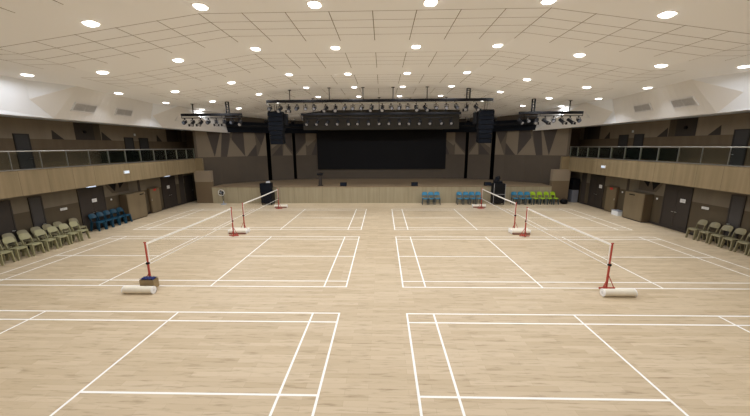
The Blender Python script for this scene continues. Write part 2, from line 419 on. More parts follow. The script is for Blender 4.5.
for sd, s in SIDES:
    door(s, WX, 14.3, 14.9, 0, 2.4, False, M_DOORG)
    if s < 0: door(s, WX, 12.4, 13.58, 0, 2.4, False, M_DOOR)
    door(s, WX, 16.75, 18.4, 0, 2.45, True, M_DOOR)
    door(s, WX, 23.4, 25.0, 0, 2.45, True, M_DOOR)
    if s < 0: door(s, WX, 26.2, 27.3, 0, 2.3, False, M_DOOR)
    y = 15.25 if s < 0 else 15.75
    door(s, UX, y, y+.7, 3.2, 5.42, False, M_DOORG)
    door(s, UX, 21.95, 22.75, 3.2, 5.42, False, M_DOORG)
    door(s, UX, 23.3, 24.2, 3.2, 5.42, False, M_DOORG)

# glass balustrades
def railing(s, sd, ys):
    o = thing('glass_railing', f'clear glass balustrade with steel handrail along the {sd} balcony', 'railing', (s*PX, ys[0], 3.8), group='balcony balustrades')
    L = lambda y: y-ys[0]
    for a, b in zip(ys, ys[1:]):
        g = MB(); g.bx(s*.045, s*.06, L(a)+.03, L(b)-.03, .04, .72, M_GLASS); g.build('glass_panel', o)
    for y in ys:
        p = MB(); p.bar((s*.05, L(y), 0), (s*.05, L(y), .76), .035, .02, M_STEEL); p.build('post', o)
    h = MB(); h.cyl((s*.05, L(ys[0])-.1, .78), (s*.05, L(ys[-1])+.05, .78), .025, M_STEEL, 10); h.build('handrail', o)
railing(-1, 'left', [8.18+1.22*k for k in range(15)] + [26.3])
railing(1, 'right', [8.25+1.22*k for k in range(15)] + [26.3])

# built-in fire hose cabinets, tall cabinets, signs and switches
for sd, s in SIDES:
    o = thing('wall_cabinet', f'narrow wooden fire hose cabinet with a red mark beside the {sd} double doors', 'cabinet', (s*WX, 22.4, 0), group='fire hose cabinets')
    b = MB(); b.bx(0, -s*.16, -.5, .5, .0, 1.82, M_CABD, .008); b.build('body', o)
    d = MB(); d.bx(-s*.162, -s*.185, -.46, .46, .06, 1.76, M_CAB, .004); dd = d.build('door', o)
    h = MB(); h.bx(-s*.185, -s*.2, -.4, -.37, .9, 1.05, M_STEEL); h.build('handle', dd)
    e = MB(); e.bx(-s*.186, -s*.192, -.12, .14, 1.6, 1.74, M_REDS); e.build('red_plate', o)
    o = thing('tall_cabinet', f'large free-standing wooden cabinet with a dark slot handle against the {sd} wall', 'cabinet', (s*16.37, 20.2 if s < 0 else 19.88, 0), group='large wooden cabinets')
    b = MB(); b.bx(-.25, .25, -.78, .78, .05, 1.76, M_CAB, .01); b.bx(-.22, .22, -.74, .74, 0, .05, M_BASE); b.build('body', o)
    sp = MB(); sp.bx(-.25, .25, -.79, -.781, .06, 1.75, M_CABD); sp.build('side_panel', o)
    d = MB(); d.bx(-s*.252, -s*.27, -.75, .75, .08, 1.73, M_CAB, .004); dd = d.build('door', o)
    h = MB(); h.bx(-s*.27, -s*.28, .28 if s < 0 else -.05, .62 if s < 0 else .4, 1.57, 1.64, M_BLACK); h.build('handle', dd)
    def sign(y, z, w, h, label, mm=M_SIGN, X=WX, off=.0, cat='sign', name='wall_sign'):
        g = MB(); g.bx(0, -s*.015, -w/2, w/2, -h/2, h/2, mm, .003)
        if name == 'wall_sign':
            for k in range(3): g.bx(-s*.0151, -s*.016, -w*.36, w*(.36-.12*k), h*(.2-.2*k)-h*.03, h*(.2-.2*k)+h*.03, M_SLOT)
        q = g.build(name); q.location = (s*(X-off), y, z); tag(q, label, cat)
    sign(17.67 if s < 0 else 17.2, 1.69, .3, .2, f'white notice on the near double doors of the {sd} wall', off=.038)
    sign(15.88 if s < 0 else 16.0, 1.53, .36, .12, f'small white sign plate on the {sd} wall above the olive chairs')
    sign(24.1 if s < 0 else 23.75, 1.65, .3, .24, f'white notice on the far double doors of the {sd} wall', off=.038)
    for y, lb in ((18.85, 'near'), (21.6, 'far')):
        sign(y, 1.54, .1, .1, f'white light switch at the {lb} end of the cabinets on the {sd} wall', cat='switch', name='light_switch')
    sign(22.98, 5.62, .16, .16, f'small white switch plate between two doors on the {sd} balcony', X=UX, cat='switch', name='light_switch')
    # lamp / speaker dot on the dark upper panel
    g = MB(); g.cyl((0, 0, 0), (-s*.08, 0, 0), .09, M_BLACK, 16, bev=.01); q = g.build('wall_speaker'); q.location = (s*(UX-.012), 19.05, 5.66); tag(q, f'small round black speaker on the dark panel above the {sd} balcony', 'speaker')
    # exit sign on the parapet face, cool emergency lamps under its lower edge
    y = 18.95 if s < 0 else 22.1
    g = MB(); g.bx(0, -s*.05, -.2, .2, -.09, .09, M_SIGN, .006); g.bx(-s*.051, -s*.053, -.15, .15, -.05, .05, M_SIGNB)
    q = g.build('emergency_light'); q.location = (s*PX, y, 3.23); tag(q, f'small white emergency light box on the {sd} wooden balcony front', 'light')
    for y, lb in ((16.5, 'nearer'), (22.6, 'farther')):
        if s > 0: continue
        g = MB(); g.bx(0, s*.12, -.24, .24, -.045, 0, M_SIGNB, .006); q = g.build('exit_lamp'); q.location = (s*(PX-.02), y, 2.66); tag(q, f'bluish lit exit lamp under the edge of the {sd} balcony, the {lb} one', 'light')

# ------------------------------------------------------------------ stage, splayed walls, screen
PLAN = ((15.5, 26.35), (14.2, 27.9), (13.1, 28.95), (11.7, 30.05), (10.95, 30.55))
m = MB()
m.bx(-14.2, 14.2, YS, YS+.04, 0, STZ-.05, M_STAGEF)
top = [(-14.2, YS-.02), (14.2, YS-.02), (14.2, 28.2), (13.1, 29.6), (11, 31.2), (8.7, 32.3), (-8.7, 32.3), (-11, 31.2), (-13.1, 29.6), (-14.2, 28.2)]
m.prism([(x, y, STZ) for x, y in top], (0, 0, -.05), M_STAGET)
struct(m, 'stage')
for sd, s in SIDES:
    # flank facing the hall between balcony end and stage
    r = MB(); r.bx(s*14.2, s*15.62, 26.06, 26.4, 0, 1.83, M_UPD); r.bx(s*14.2, s*15.62, 26.04, 26.4, 1.83, 2.75, M_UP); r.bx(s*14.9, s*15.64, 26.2, 26.4, 2.75, 3.8, M_PARA)
    struct(r, f'wall_{sd}_flank')
    r = MB()
    P = [Vector((s*x, y, 0)) for x, y in PLAN]
    cum = [0]
    for a, b in zip(P, P[1:]): cum.append(cum[-1]+(b-a).length)
    def at(d, z, off=0):
        for i in range(len(P)-1):
            if d <= cum[i+1] or i == len(P)-2:
                t = (P[i+1]-P[i]); n = Vector((-s*abs(t.y), -abs(t.x), 0)).normalized()
                q = P[i]+t*((d-cum[i])/t.length)+n*off; return (q.x, q.y, z)
    LZ, TZ = 3.86, 6.05
    for i in range(len(P)-1):
        d0, d1 = cum[i], cum[i+1]
        r.poly([at(d0, 0), at(d1-1e-4, 0), at(d1-1e-4, LZ), at(d0, LZ)], M_SPL_L)
        r.poly([at(d0, LZ), at(d1-1e-4, LZ), at(d1-1e-4, 7.4), at(d0, 7.4)], M_SPL_T2)
    D = cum[-1]
    def clip(pts, lim, keep_lo):
        out = []
        for (a, b) in zip(pts, pts[1:]+pts[:1]):
            ia, ib = ((a[0] >= lim), (b[0] >= lim)) if keep_lo else ((a[0] <= lim), (b[0] <= lim))
            if ia: out.append(a)
            if ia != ib:
                t = (lim-a[0])/(b[0]-a[0]); out.append((lim, a[1]+(b[1]-a[1])*t))
        return out
    def shp(pts, mm, off):          # (fraction along the wall, 0..1 height of the upper zone), cut at the folds so each piece is flat
        for c0, c1 in zip(cum, cum[1:]):
            q = clip(clip(list(pts), c0/D+1e-5, True), c1/D-1e-5, False)
            if len(q) > 2: r.poly([at(u*D, LZ+(TZ-LZ)*v, off) for u, v in q], mm)
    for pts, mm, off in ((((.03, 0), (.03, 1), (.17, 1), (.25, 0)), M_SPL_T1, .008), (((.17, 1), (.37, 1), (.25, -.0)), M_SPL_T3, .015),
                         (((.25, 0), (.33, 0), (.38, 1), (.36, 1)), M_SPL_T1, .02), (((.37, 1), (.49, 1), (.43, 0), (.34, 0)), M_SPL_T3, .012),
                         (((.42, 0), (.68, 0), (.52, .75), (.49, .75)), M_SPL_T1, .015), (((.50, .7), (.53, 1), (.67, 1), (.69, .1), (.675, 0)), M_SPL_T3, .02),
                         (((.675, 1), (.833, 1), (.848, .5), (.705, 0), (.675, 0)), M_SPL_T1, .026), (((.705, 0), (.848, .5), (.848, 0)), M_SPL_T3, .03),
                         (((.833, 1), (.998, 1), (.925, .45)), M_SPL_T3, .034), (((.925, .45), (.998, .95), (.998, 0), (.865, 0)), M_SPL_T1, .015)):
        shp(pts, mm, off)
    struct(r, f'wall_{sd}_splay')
    # two wing panels with dark slits between, then the back wall
    def wing(x0, y0, x1, y1, nm, shapes):
        w = MB(); a = Vector((s*x0, y0, 0)); b = Vector((s*x1, y1, 0)); t = b-a; n = Vector((-s*abs(t.y), -abs(t.x), 0)).normalized()
        def q(u, z, off): v = a+t*u+n*off; return (v.x, v.y, z)
        for z0, z1, mm in ((0, LZ, M_SPL_L), (LZ, 7.4, M_SPL_T2)):
            w.prism([q(0, z0, 0), q(1, z0, 0), q(1, z1, 0), q(0, z1, 0)], -n*.12, mm)
        for pts, mm in shapes: w.poly([q(u, LZ+(TZ-LZ)*v, .015+.004*i) for i, (u, v) in enumerate(pts)] and [q(u, LZ+(TZ-LZ)*v, .015) for u, v in pts], mm)
        struct(w, nm)
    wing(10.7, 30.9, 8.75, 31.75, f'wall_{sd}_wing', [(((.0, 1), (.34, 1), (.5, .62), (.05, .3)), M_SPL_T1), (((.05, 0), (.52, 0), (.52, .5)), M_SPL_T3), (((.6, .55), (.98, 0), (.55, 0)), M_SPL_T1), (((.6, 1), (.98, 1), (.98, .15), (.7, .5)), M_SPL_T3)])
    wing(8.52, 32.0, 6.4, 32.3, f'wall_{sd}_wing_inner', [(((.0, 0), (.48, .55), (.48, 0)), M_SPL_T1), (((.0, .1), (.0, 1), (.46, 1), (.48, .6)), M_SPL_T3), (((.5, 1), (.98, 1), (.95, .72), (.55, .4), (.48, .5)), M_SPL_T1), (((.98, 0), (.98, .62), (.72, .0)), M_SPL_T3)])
    w = MB(); w.bx(s*6.3, s*12, 33.1, 33.3, 0, 7.6, M_BLACK); w.bx(s*11.9, s*12.0, 30.9, 33.1, 0, 7.4, M_BLACK); struct(w, f'wall_{sd}_backing')
    # dark masking beam along the splay
    w = MB()
    for (xa, ya), (xb, yb) in zip(((13.6, 28.2), (11.1, 30.2), (8.8, 31.4)), ((11.1, 30.2), (8.8, 31.4), (6.2, 31.9))):
        w.prism([(s*xa, ya, 6.0), (s*xb, yb, 6.0), (s*xb, yb, 6.95), (s*xa, ya, 6.95)], (0, .08, 0), M_BLACK2)
    struct(w, f'trim_{sd}_masking')
    w = MB(); w.cyl((s*13.4, 27.9, 6.55), (s*7.0, 30.9, 6.5), .09, M_BLACK, 10); w.cyl((s*12.6, 28.6, 6.9), (s*12.6, 28.6, 7.5), .03, M_BLACK, 8)
    w.cyl((s*8.0, 30.4, 6.55), (s*8.0, 30.4, 7.3), .03, M_BLACK, 8); o = w.build('curtain_track'); tag(o, f'thick black pipe under the ceiling beside the stage on the {sd}', 'pipe')
m = MB(); m.bx(-6.4, 6.5, 32.3, 32.5, 0, 7.6, M_SPL_L); struct(m, 'wall_stage_back')
m = MB(); m.bx(-7.1, 7.3, 29.9, 29.98, 6.22, 8.4, M_VAL); struct(m, 'trim_valance')
o = thing('led_screen', 'large black screen on the back wall of the stage', 'screen', (.13, 32.3, 0))
m = MB(); m.bx(-6.5, 6.5, -.14, 0, 2.42, 6.3, M_BLACK); m.build('frame', o)
m = MB(); m.bx(-6.42, 6.42, -.15, -.141, 2.5, 6.24, M_SCREEN); m.build('display', o)

# ------------------------------------------------------------------ lighting bars with stage lights
def fixture_spot():
    root = thing('stage_light', '', 'stage light')
    c = MB(); c.cyl((0, 0, 0), (0, 0, -.12), .025, M_BLACK, 8); c.box((0, 0, -.036), (.09, .09, .07), M_BLACK, .01); c.build('mounting_clamp', root)
    y = MB(); y.bx(-.15, .15, -.02, .02, -.16, -.12, M_BLACK); y.bx(-.15, -.13, -.02, .02, -.36, -.12, M_BLACK); y.bx(.13, .15, -.02, .02, -.36, -.12, M_BLACK); y.build('yoke', root)
    b = MB(); b.cyl((0, -.16, -.46), (0, .2, -.22), .115, M_BLACK, 14, bev=.015); b.cyl((0, -.26, -.53), (0, -.16, -.46), .15, M_BLACK, 14, r2=.12); b.build('lamp_body', root)
    l = MB(); l.cyl((0, -.262, -.532), (0, -.268, -.536), .12, M_SLOT, 14); l.build('lens', root)
    for sx in (-1, 1):
        d = MB(); d.box((sx*.17, -.3, -.55), (.015, .16, .2), M_BLACK, rot=Matrix.Rotation(sx*.5, 4, 'Z')); d.build('barn_door', root)
    for o in root.children: o.data.transform(Matrix.Scale(.85, 4))
    return root
def fixture_par():
    root = thing('stage_light', '', 'stage light')
    c = MB(); c.cyl((0, 0, 0), (0, 0, -.1), .025, M_BLACK, 8); c.box((0, 0, -.036), (.09, .09, .07), M_BLACK, .01); c.build('mounting_clamp', root)
    y = MB(); y.bx(-.17, .17, -.02, .02, -.13, -.1, M_BLACK); y.bx(-.17, -.15, -.02, .02, -.34, -.1, M_BLACK); y.bx(.15, .17, -.02, .02, -.34, -.1, M_BLACK); y.build('yoke', root)
    b = MB(); b.cyl((0, .14, -.24), (0, -.1, -.34), .09, M_BLACK, 16, r2=.15); b.cyl((0, -.1, -.34), (0, -.17, -.37), .15, M_BLACK, 16); b.build('lamp_body', root)
    l = MB(); l.cyl((0, -.171, -.37), (0, -.18, -.374), .115, M_SILVER, 16); l.build('lens', root)
    for o in root.children: o.data.transform(Matrix.Scale(.85, 4))
    return root
SPOT, PAR = fixture_spot(), fixture_par()
used = {id(SPOT): False, id(PAR): False}
def put_fixture(kind, loc, rz, label, group):
    if not used[id(kind)]:
        used[id(kind)] = True; kind.location = loc; kind.rotation_euler = (0, 0, rz); kind['label'] = label; kind['group'] = group; return kind
    return dup(kind, loc, rz, label, group)
def light_bar(name_label, x0, x1, y, z, poles, pd, fixtures, group, where):
    o = thing('lighting_bar', name_label, 'lighting bar', ((x0+x1)/2, y, z)); W = (x1-x0)/2; cx = (x0+x1)/2
    b = MB(); b.bx(-W, W, -.08, .08, -.08, .09, M_BLACK, .015); b.build('main_bar', o)
    p = MB(); p.cyl((-W, 0, -pd), (W, 0, -pd), .028, M_STEEL if where == 'main' else M_BLACK, 8)
    n = max(2, int(W*2/1.2))
    for k in range(n+1): p.cyl((-W+2*W*k/n, 0, -pd), (-W+2*W*k/n, 0, -.08), .018, M_BLACK, 6)
    p.build('lamp_rail', o)
    for px, rr in poles:
        q = MB(); h = zceil(px)-z
        if rr > .08:
            for ax in (-1, 1): q.bx(px-cx+ax*rr-.03, px-cx+ax*rr+.03, -.05, .05, .09, h, M_BLACK)
            for k in range(4): q.bx(px-cx-rr, px-cx+rr, -.03, .03, .15+(h-.2)*k/4, .19+(h-.2)*k/4, M_BLACK)
        else: q.cyl((px-cx, 0, .08), (px-cx, 0, h), rr, M_BLACK, 8)
        q.cyl((px-cx, 0, h-.02), (px-cx, 0, h), .12, M_BLACK, 12); q.build('hanger', o)
    for k, (fx, kind, rz) in enumerate(fixtures):
        nm = 'silver-faced round stage light' if kind is PAR else 'black stage spotlight with barn doors'
        put_fixture(kind, (fx, y, z-pd-.03), rz, f'{nm}, {ORD[k]} from the left on the {where}', group)
MAINPX = (271.5, 281.7, 290.4, 299, 307.7, 316.3, 327.9, 337.6, 347.2, 355, 364.2, 373.8, 384.4, 393, 401.7, 409.8, 418, 427.2, 437.7, 447.9, 457.5, 467.7, 477.3, 488.8)
fx = []
YM, ZM = 21.35, 7.62
for k, p in enumerate(MAINPX[:23]):
    x = -7.15 + (p-271.5)*(14.25/(488.8-271.5)); fx.append((x, PAR if k in (0, 3, 4, 5, 8, 9, 10, 13, 14, 15, 18, 19, 20) else SPOT, random.uniform(-.5, .5)))
light_bar('long black overhead lighting bar hung across the hall before the stage, full of lamps', -7.35, 7.4, YM, ZM+.0, [(-5.8, .03), (-3.2, .03), (-1.0, .03), (.95, .03), (3.15, .03), (5.8, .1)], .16, fx, 'lights on the main bar', 'main')
fx = [(-5.7+.81*k, SPOT, random.uniform(-.4, .4)) for k in range(15)]
light_bar('shorter black lighting bar hanging behind the main bar over the stage edge', -6.2, 6.4, 25.6, 7.2, [(-5.2, .03), (0, .03), (5.2, .03)], .3, fx, 'lights on the rear bar', 'rear')
fx = [(-13.35+.55*k, SPOT if k in (1, 2, 4, 5, 7) else PAR, random.uniform(-.7, .7)) for k in range(8)]
light_bar('short black side lighting bar hung near the left bulkhead', -13.55, -9.35, 22.0, 6.88, [(-12.7, .035), (-10.3, .09)], .2, fx, 'lights on the left side bar', 'left side bar')
fx = [(13.35-.55*k, SPOT if k in (1, 2, 4, 5, 7) else PAR, random.uniform(-.7, .7)) for k in range(8)][::-1]
light_bar('short black side lighting bar hung near the right bulkhead', 9.4, 13.6, 22.0, 6.83, [(12.7, .035), (10.3, .09)], .2, fx, 'lights on the right side bar', 'right side bar')

# ------------------------------------------------------------------ hanging speaker arrays
for sd, s in SIDES:
    o = thing('line_array_speaker', f'tall black line array loudspeaker hanging in front of the stage on the {sd}', 'speaker', (-7.72 if s < 0 else 7.86, 24.2, 7.22), group='hanging loudspeaker arrays')
    z = 0; y = 0
    for k in range(7):
        a = math.radians(.5*k*k/2.2); w = 1.12 if k < 4 else .98
        rot = Matrix.Rotation(a, 4, 'X')
        c = MB(); c.box((0, y, z-.165), (w, .6, .315), M_BLACK, .02, rot)
        c.box((0, y-.0, z-.165), (w-.06, .62, .27), M_BLACK2, .01, rot); c.build('speaker_cabinet', o)
        z -= .33*math.cos(a); y += .33*math.sin(a)*.6
    f = MB(); f.bx(-.5, .5, -.35, .35, .0, .07, M_BLACK, .01)
    h = zceil(s*7.72)-7.25
    for dy in (-.25, .25): f.cyl((0, dy, .06), (0, dy, h), .02, M_BLACK, 8)
    f.build('rigging_frame', o)
    c = MB(); c.box((-s*.69, .2, -.5), (.24, .4, .85), M_BLACK, .02); c.build('side_fill', o)

# ------------------------------------------------------------------ floor loudspeaker and gear case
def caster(mb, x, y): mb.cyl((x-.025, y, .05), (x+.025, y, .05), .05, M_BLACK, 12); mb.bx(x-.03, x+.03, y-.03, y+.03, .06, .13, M_BLACK)
o = thing('loudspeaker', 'black stacked floor loudspeaker on casters before the left side of the stage', 'speaker', (-9.25, 25.45, 0))
b = MB(); b.bx(-.46, .46, -.36, .36, .13, 1.02, M_BLACK, .02); b.build('bass_cabinet', o)
b = MB(); b.bx(-.40, .40, -.37, -.361, .2, .96, M_BLACK2); b.build('bass_grille', o)
b = MB(); b.prism([(-.5, -.34, 1.02), (.5, -.34, 1.02), (.36, .34, 1.02), (-.36, .34, 1.02)], (0, 0, .78), M_BLACK); b.build('top_cabinet', o)
b = MB(); b.bx(-.45, .45, -.352, -.341, 1.07, 1.75, M_BLACK2); b.build('top_grille', o)
for x in (-.38, .38):
    for y in (-.28, .28): c = MB(); caster(c, x, y); c.build('caster', o)
m = MB(); m.box((0, 0, .05), (.3, .22, .1), M_SIGN, .02); m.box((.05, -.02, .12), (.16, .1, .05), M_GREYP, .01)
o = m.build('stage_box'); o.location = (-9.15, 25.45, 1.80); tag(o, 'small pale box lying on top of the black loudspeaker', 'box')
o = thing('equipment_case', 'tall black wheeled equipment case before the right side of the stage', 'case', (9.62, 25.4, 0))
b = MB(); b.bx(-.45, .45, -.35, .35, .13, 1.72, M_BLACK, .02); b.build('body', o)
b = MB()
for x in (-.45, .45): b.bx(x-.015, x+.015, -.36, -.34, .13, 1.72, M_SLOT)
b.bx(-.45, .45, -.36, -.345, .85, .88, M_SLOT); b.build('edge_strip', o)
for x in (-.38, .38):
    for y in (-.28, .28): c = MB(); caster(c, x, y); c.build('caster', o)
m = MB()
m.box((-.12, .0, .15), (.42, .34, .3), M_BLACK, .04); m.box((.0, .05, .42), (.34, .24, .26), M_BLACK, .05, Matrix.Rotation(-.4, 4, 'Y')); m.box((.2, 0, .08), (.3, .26, .16), M_BLACK2, .03); m.box((-.1, 0, .34), (.2, .18, .2), M_BLACK2, .03, Matrix.Rotation(.5, 4, 'Y'))
for k in range(6):
    a = k*1.1; m.cyl((-.3+.1*k, -.18, .05), (-.25+.11*k, -.1, .3+.08*math.sin(a)), .03, M_BLACK if k % 2 else M_BLACK2, 8)
o = m.build('stage_gear'); o.location = (9.55, 25.4, 1.72); tag(o, 'jumble of dark stage gear and cables piled on the black case', 'equipment')

# lectern, floor monitors
o = thing('lectern', 'slim dark lectern with slanted top standing on the stage edge left of centre', 'lectern', (-5.05, 26.55, STZ))
b = MB(); b.bx(-.22, .22, -.18, .18, 0, .05, M_BLACK, .01); b.build('base', o)
b = MB(); b.bx(-.13, .13, -.1, .1, .05, .92, M_DOOR, .01); b.build('column', o)
b = MB(); b.box((0, 0, .98), (.5, .36, .06), M_BLACK, .01, Matrix.Rotation(.3, 4, 'X')); b.build('reading_top', o)
b = MB(); b.cyl((.1, .1, 1.0), (.08, -.1, 1.2), .012, M_BLACK, 6); b.build('microphone', o)
def monitor(): 
    o = thing('stage_monitor', '', 'speaker', group='wedge monitors on the stage edge')
    b = MB(); b.prism([(-.27, -.2, 0), (-.27, .22, 0), (-.27, .16, .3), (-.27, -.06, .3)], (.54, 0, 0), M_BLACK); b.build('cabinet', o)
    g = MB(); g.prism([(-.24, -.198, .02), (-.24, -.07, .285), (-.24, -.08, .29), (-.24, -.21, .03)], (.48, 0, 0), M_BLACK2); g.build('grille', o)
    return o
mo = monitor()
for k, (x, lb) in enumerate(((-3.05, 'leftmost of three, near the lectern'), (2.95, 'middle of three'), (9.05, 'rightmost of three, beside the black case'))):
    if k == 0: mo.location = (x, 26.3, STZ); mo['label'] = 'black wedge monitor speaker on the stage edge, '+lb
    else: dup(mo, (x, 26.3, STZ), 0, 'black wedge monitor speaker on the stage edge, '+lb)

# pedestal fan left of the stage
o = thing('pedestal_fan', 'pedestal fan with dark round head and pale rim before the left stage end', 'fan', (-13.05, 25.5, 0))
b = MB(); b.cyl((0, 0, 0), (0, 0, .05), .24, M_GREYP, 20, r2=.2); b.cyl((0, 0, .05), (0, 0, .3), .05, M_GREYP, 12, r2=.03); b.build('base', o)
b = MB(); b.cyl((0, 0, .3), (0, 0, .95), .022, M_BLACK, 8); b.build('pole', o)
b = MB(); b.cyl((-.05, .1, 1.0), (-.05, -.06, 1.0), .1, M_BLACK, 14); b.build('motor', o)
b = MB()
for k in range(24):
    a, c = 2*PI*k/24, 2*PI*(k+1)/24
    b.cyl((-.05+.25*math.cos(a), -.12, 1.0+.25*math.sin(a)), (-.05+.25*math.cos(c), -.12, 1.0+.25*math.sin(c)), .018, M_SIGN, 6)
for k in range(18):
    a = 2*PI*k/18; b.cyl((-.05, -.18, 1.0), (-.05+.25*math.cos(a), -.12, 1.0+.25*math.sin(a)), .004, M_GREYP, 4)
b.build('cage', o)
b = MB()
for k in range(4):
    a = PI/2*k+.4; ca, sa = math.cos(a), math.sin(a)
    b.prism([(-.05+.04*ca-.05*sa, -.1, 1.0+.04*sa+.05*ca), (-.05+.21*ca-.09*sa, -.1, 1.0+.21*sa+.09*ca), (-.05+.21*ca+.07*sa, -.12, 1.0+.21*sa-.07*ca), (-.05+.04*ca+.03*sa, -.12, 1.0+.04*sa-.03*ca)], (0, .006, 0), M_BLACK)
b.build('blades', o)

# right corner: floor unit, bag, white box
o = thing('floor_unit', 'tall floor-standing unit with black upper half and pale grey lower half by right wall', 'appliance', (16.28, 26.45, 0))
b = MB(); b.bx(-.24, .24, -.3, .3, .0, 1.05, M_GREYU, .02); b.build('lower_cabinet', o)
b = MB(); b.bx(-.24, .24, -.3, .3, 1.05, 2.0, M_BLACK, .02); b.build('upper_cabinet', o)
b = MB(); b.bx(-.25, -.241, -.24, .24, 1.5, 1.85, M_BLACK2); b.build('outlet_grille', o)
def lump(name, label, cat, loc, size, mm, strap=None):
    b = bmesh.new(); bmesh.ops.create_icosphere(b, subdivisions=3, radius=1)
    for v in b.verts:
        k = 1+.12*math.sin(7*v.co.x+3*v.co.y)*math.cos(5*v.co.z)
        v.co = Vector((math.copysign(abs(v.co.x)**.6, v.co.x)*size[0]*k, math.copysign(abs(v.co.y)**.6, v.co.y)*size[1]*k, max(-.9, math.copysign(abs(v.co.z)**.7, v.co.z))*size[2]+size[2]*.9))
    q = MB(); q.bm(b, mm, smooth=True); o = q.build(name); o.location = loc; tag(o, label, cat)
    if strap:
        h = MB()
        for k in range(8):
            a, c = PI*k/8, PI*(k+1)/8
            h.cyl((.16*math.cos(a), 0, size[2]*1.6+.16*math.sin(a)), (.16*math.cos(c), 0, size[2]*1.6+.16*math.sin(c)), .018, M_BLACK, 6)
        h.build('handle', o)
lump('duffel_bag', 'small dark bag on the floor beside the right stage corner', 'bag', (15.05, 25.55, 0), (.26, .2, .2), M_BLACK, True)
m = MB(); m.bx(-.3, .3, -.2, .2, 0, .3, M_SIGN, .01); m.bx(-.31, .31, -.21, .21, .3, .34, M_GREYP, .008)
o = m.build('storage_box'); o.location = (16.25, 21.25, 0); o.rotation_euler = (0, 0, PI/2); tag(o, 'low white storage box on the floor beside the right wooden cabinet', 'box')

# ------------------------------------------------------------------ badminton posts and nets
def make_post(mx):
    root = thing('net_post', '', 'net post', group='wheeled badminton net posts')
    p = MB(); p.bx(-.026, .026, -.026, .026, .006, .85, M_RED, .006); p.bx(-.02, .02, -.02, .02, .85, 1.57, M_RED, .005); p.build('post', root)
    k = MB(); k.cyl((-.055, 0, .84), (.055, 0, .84), .03, M_BLACK, 10); k.cyl((0, -.05, .84), (0, .02, .84), .04, M_BLACK, 10); k.build('clamp_knob', root)
    h = MB(); h.cyl((0, -.02, 1.57), (0, -.02, 1.6), .012, M_RED, 8); h.cyl((-.04, 0, 1.57), (.04, 0, 1.57), .018, M_RED, 8); h.build('pulley', root)
    f = MB(); f.bx(-.035, .035, -.44, .09, .02, .06, M_RED); f.bx(-.46, .46, -.41, -.38, .02, .06, M_REDD)
    f.bx(-.26, .26, -.05, -.02, .02, .065, M_RED)
    for x in (-.44, .44): f.bx(x-.02, x+.02, -.44, -.38, .02, .06, M_REDD)
    f.build('base_frame', root)
    for q0, q1 in (((0, -.02, .5), (mx*.22, -.035, .06)), ((0, -.02, .36), (-mx*.13, -.035, .06))):
        b = MB(); b.bar(q0, q1, .026, .018, M_RED); b.build('brace', root)
    d = MB(); d.cyl((-.47, -.54, .125), (.47, -.54, .125), .12, M_DRUM, 28); dd = d.build('weight_drum', root)
    for e in (-1, 1):
        c = MB(); c.cyl((e*.47, -.54, .125), (e*.5, -.54, .125), .125, M_CAP, 28, bev=.006); c.cyl((e*.499, -.54, .125), (e*.506, -.54, .125), .045, M_GRILLE, 16); c.build('drum_cap', dd)
    return root
def make_net(L):
    root = thing('badminton_net', '', 'net', group='badminton nets')
    n = 24
    def sag(t): return 1.55-.02*math.sin(PI*t)
    tp = MB()
    for k in range(n):
        t0, t1 = k/n, (k+1)/n
        tp.poly([(.008, t0*L, sag(t0)-.07), (.008, t1*L, sag(t1)-.07), (.008, t1*L, sag(t1)), (.008, t0*L, sag(t0))], M_TAPE)
        tp.poly([(-.008, t0*L, sag(t0)-.07), (-.008, t1*L, sag(t1)-.07), (-.008, t1*L, sag(t1)), (-.008, t0*L, sag(t0))], M_TAPE)
        tp.poly([(-.008, t0*L, sag(t0)), (-.008, t1*L, sag(t1)), (.008, t1*L, sag(t1)), (.008, t0*L, sag(t0))], M_TAPE)
    tp.build('top_tape', root)
    b = MB(); b.bx(-.008, .008, 0, L, .775, .8, M_TAPE); b.build('bottom_tape', root)
    for y in (.04, L-.075):
        e = MB(); e.bx(-.006, .006, y, y+.035, .79, 1.5, M_TAPE); e.build('side_tape', root)
    g = MB(); P, w = .045, .0008
    y = P
    while y < L:
        g.poly([(0, y-w/2, .79), (0, y+w/2, .79), (0, y+w/2, 1.5), (0, y-w/2, 1.5)], M_NET); y += P
    z = .82
    while z < 1.49:
        g.poly([(0, 0, z-w/2), (0, L, z-w/2), (0, L, z+w/2), (0, 0, z+w/2)], M_NET); z += P
    g.build('mesh', root)
    return root
PL, PR, NET = None, None, None
for yf, nm in ROWS[1:]:
    for sd, s in SIDES:
        X = s*7.72
        for end, y, rz in (('near', yf-6.1, 0), ('far', yf, PI)):
            lab = f'red net post with white roller weight at the {end} end of the {nm} {sd} net'
            key = s
            src = PL if s < 0 else PR
            if src is None:
                src = make_post(s); src.location = (X, y, 0); src.rotation_euler = (0, 0, rz); src['label'] = lab
                if s < 0: PL = src
                else: PR = src
            else: dup(src, (X, y, 0), rz, lab)
        lab = f'badminton net with white top tape over the {nm} court on the {sd}'
        loc = (X, yf-6.1+.03, 0)
        if NET is None: NET = make_net(6.04); NET.location = loc; NET['label'] = lab
        else: dup(NET, loc, 0, lab)

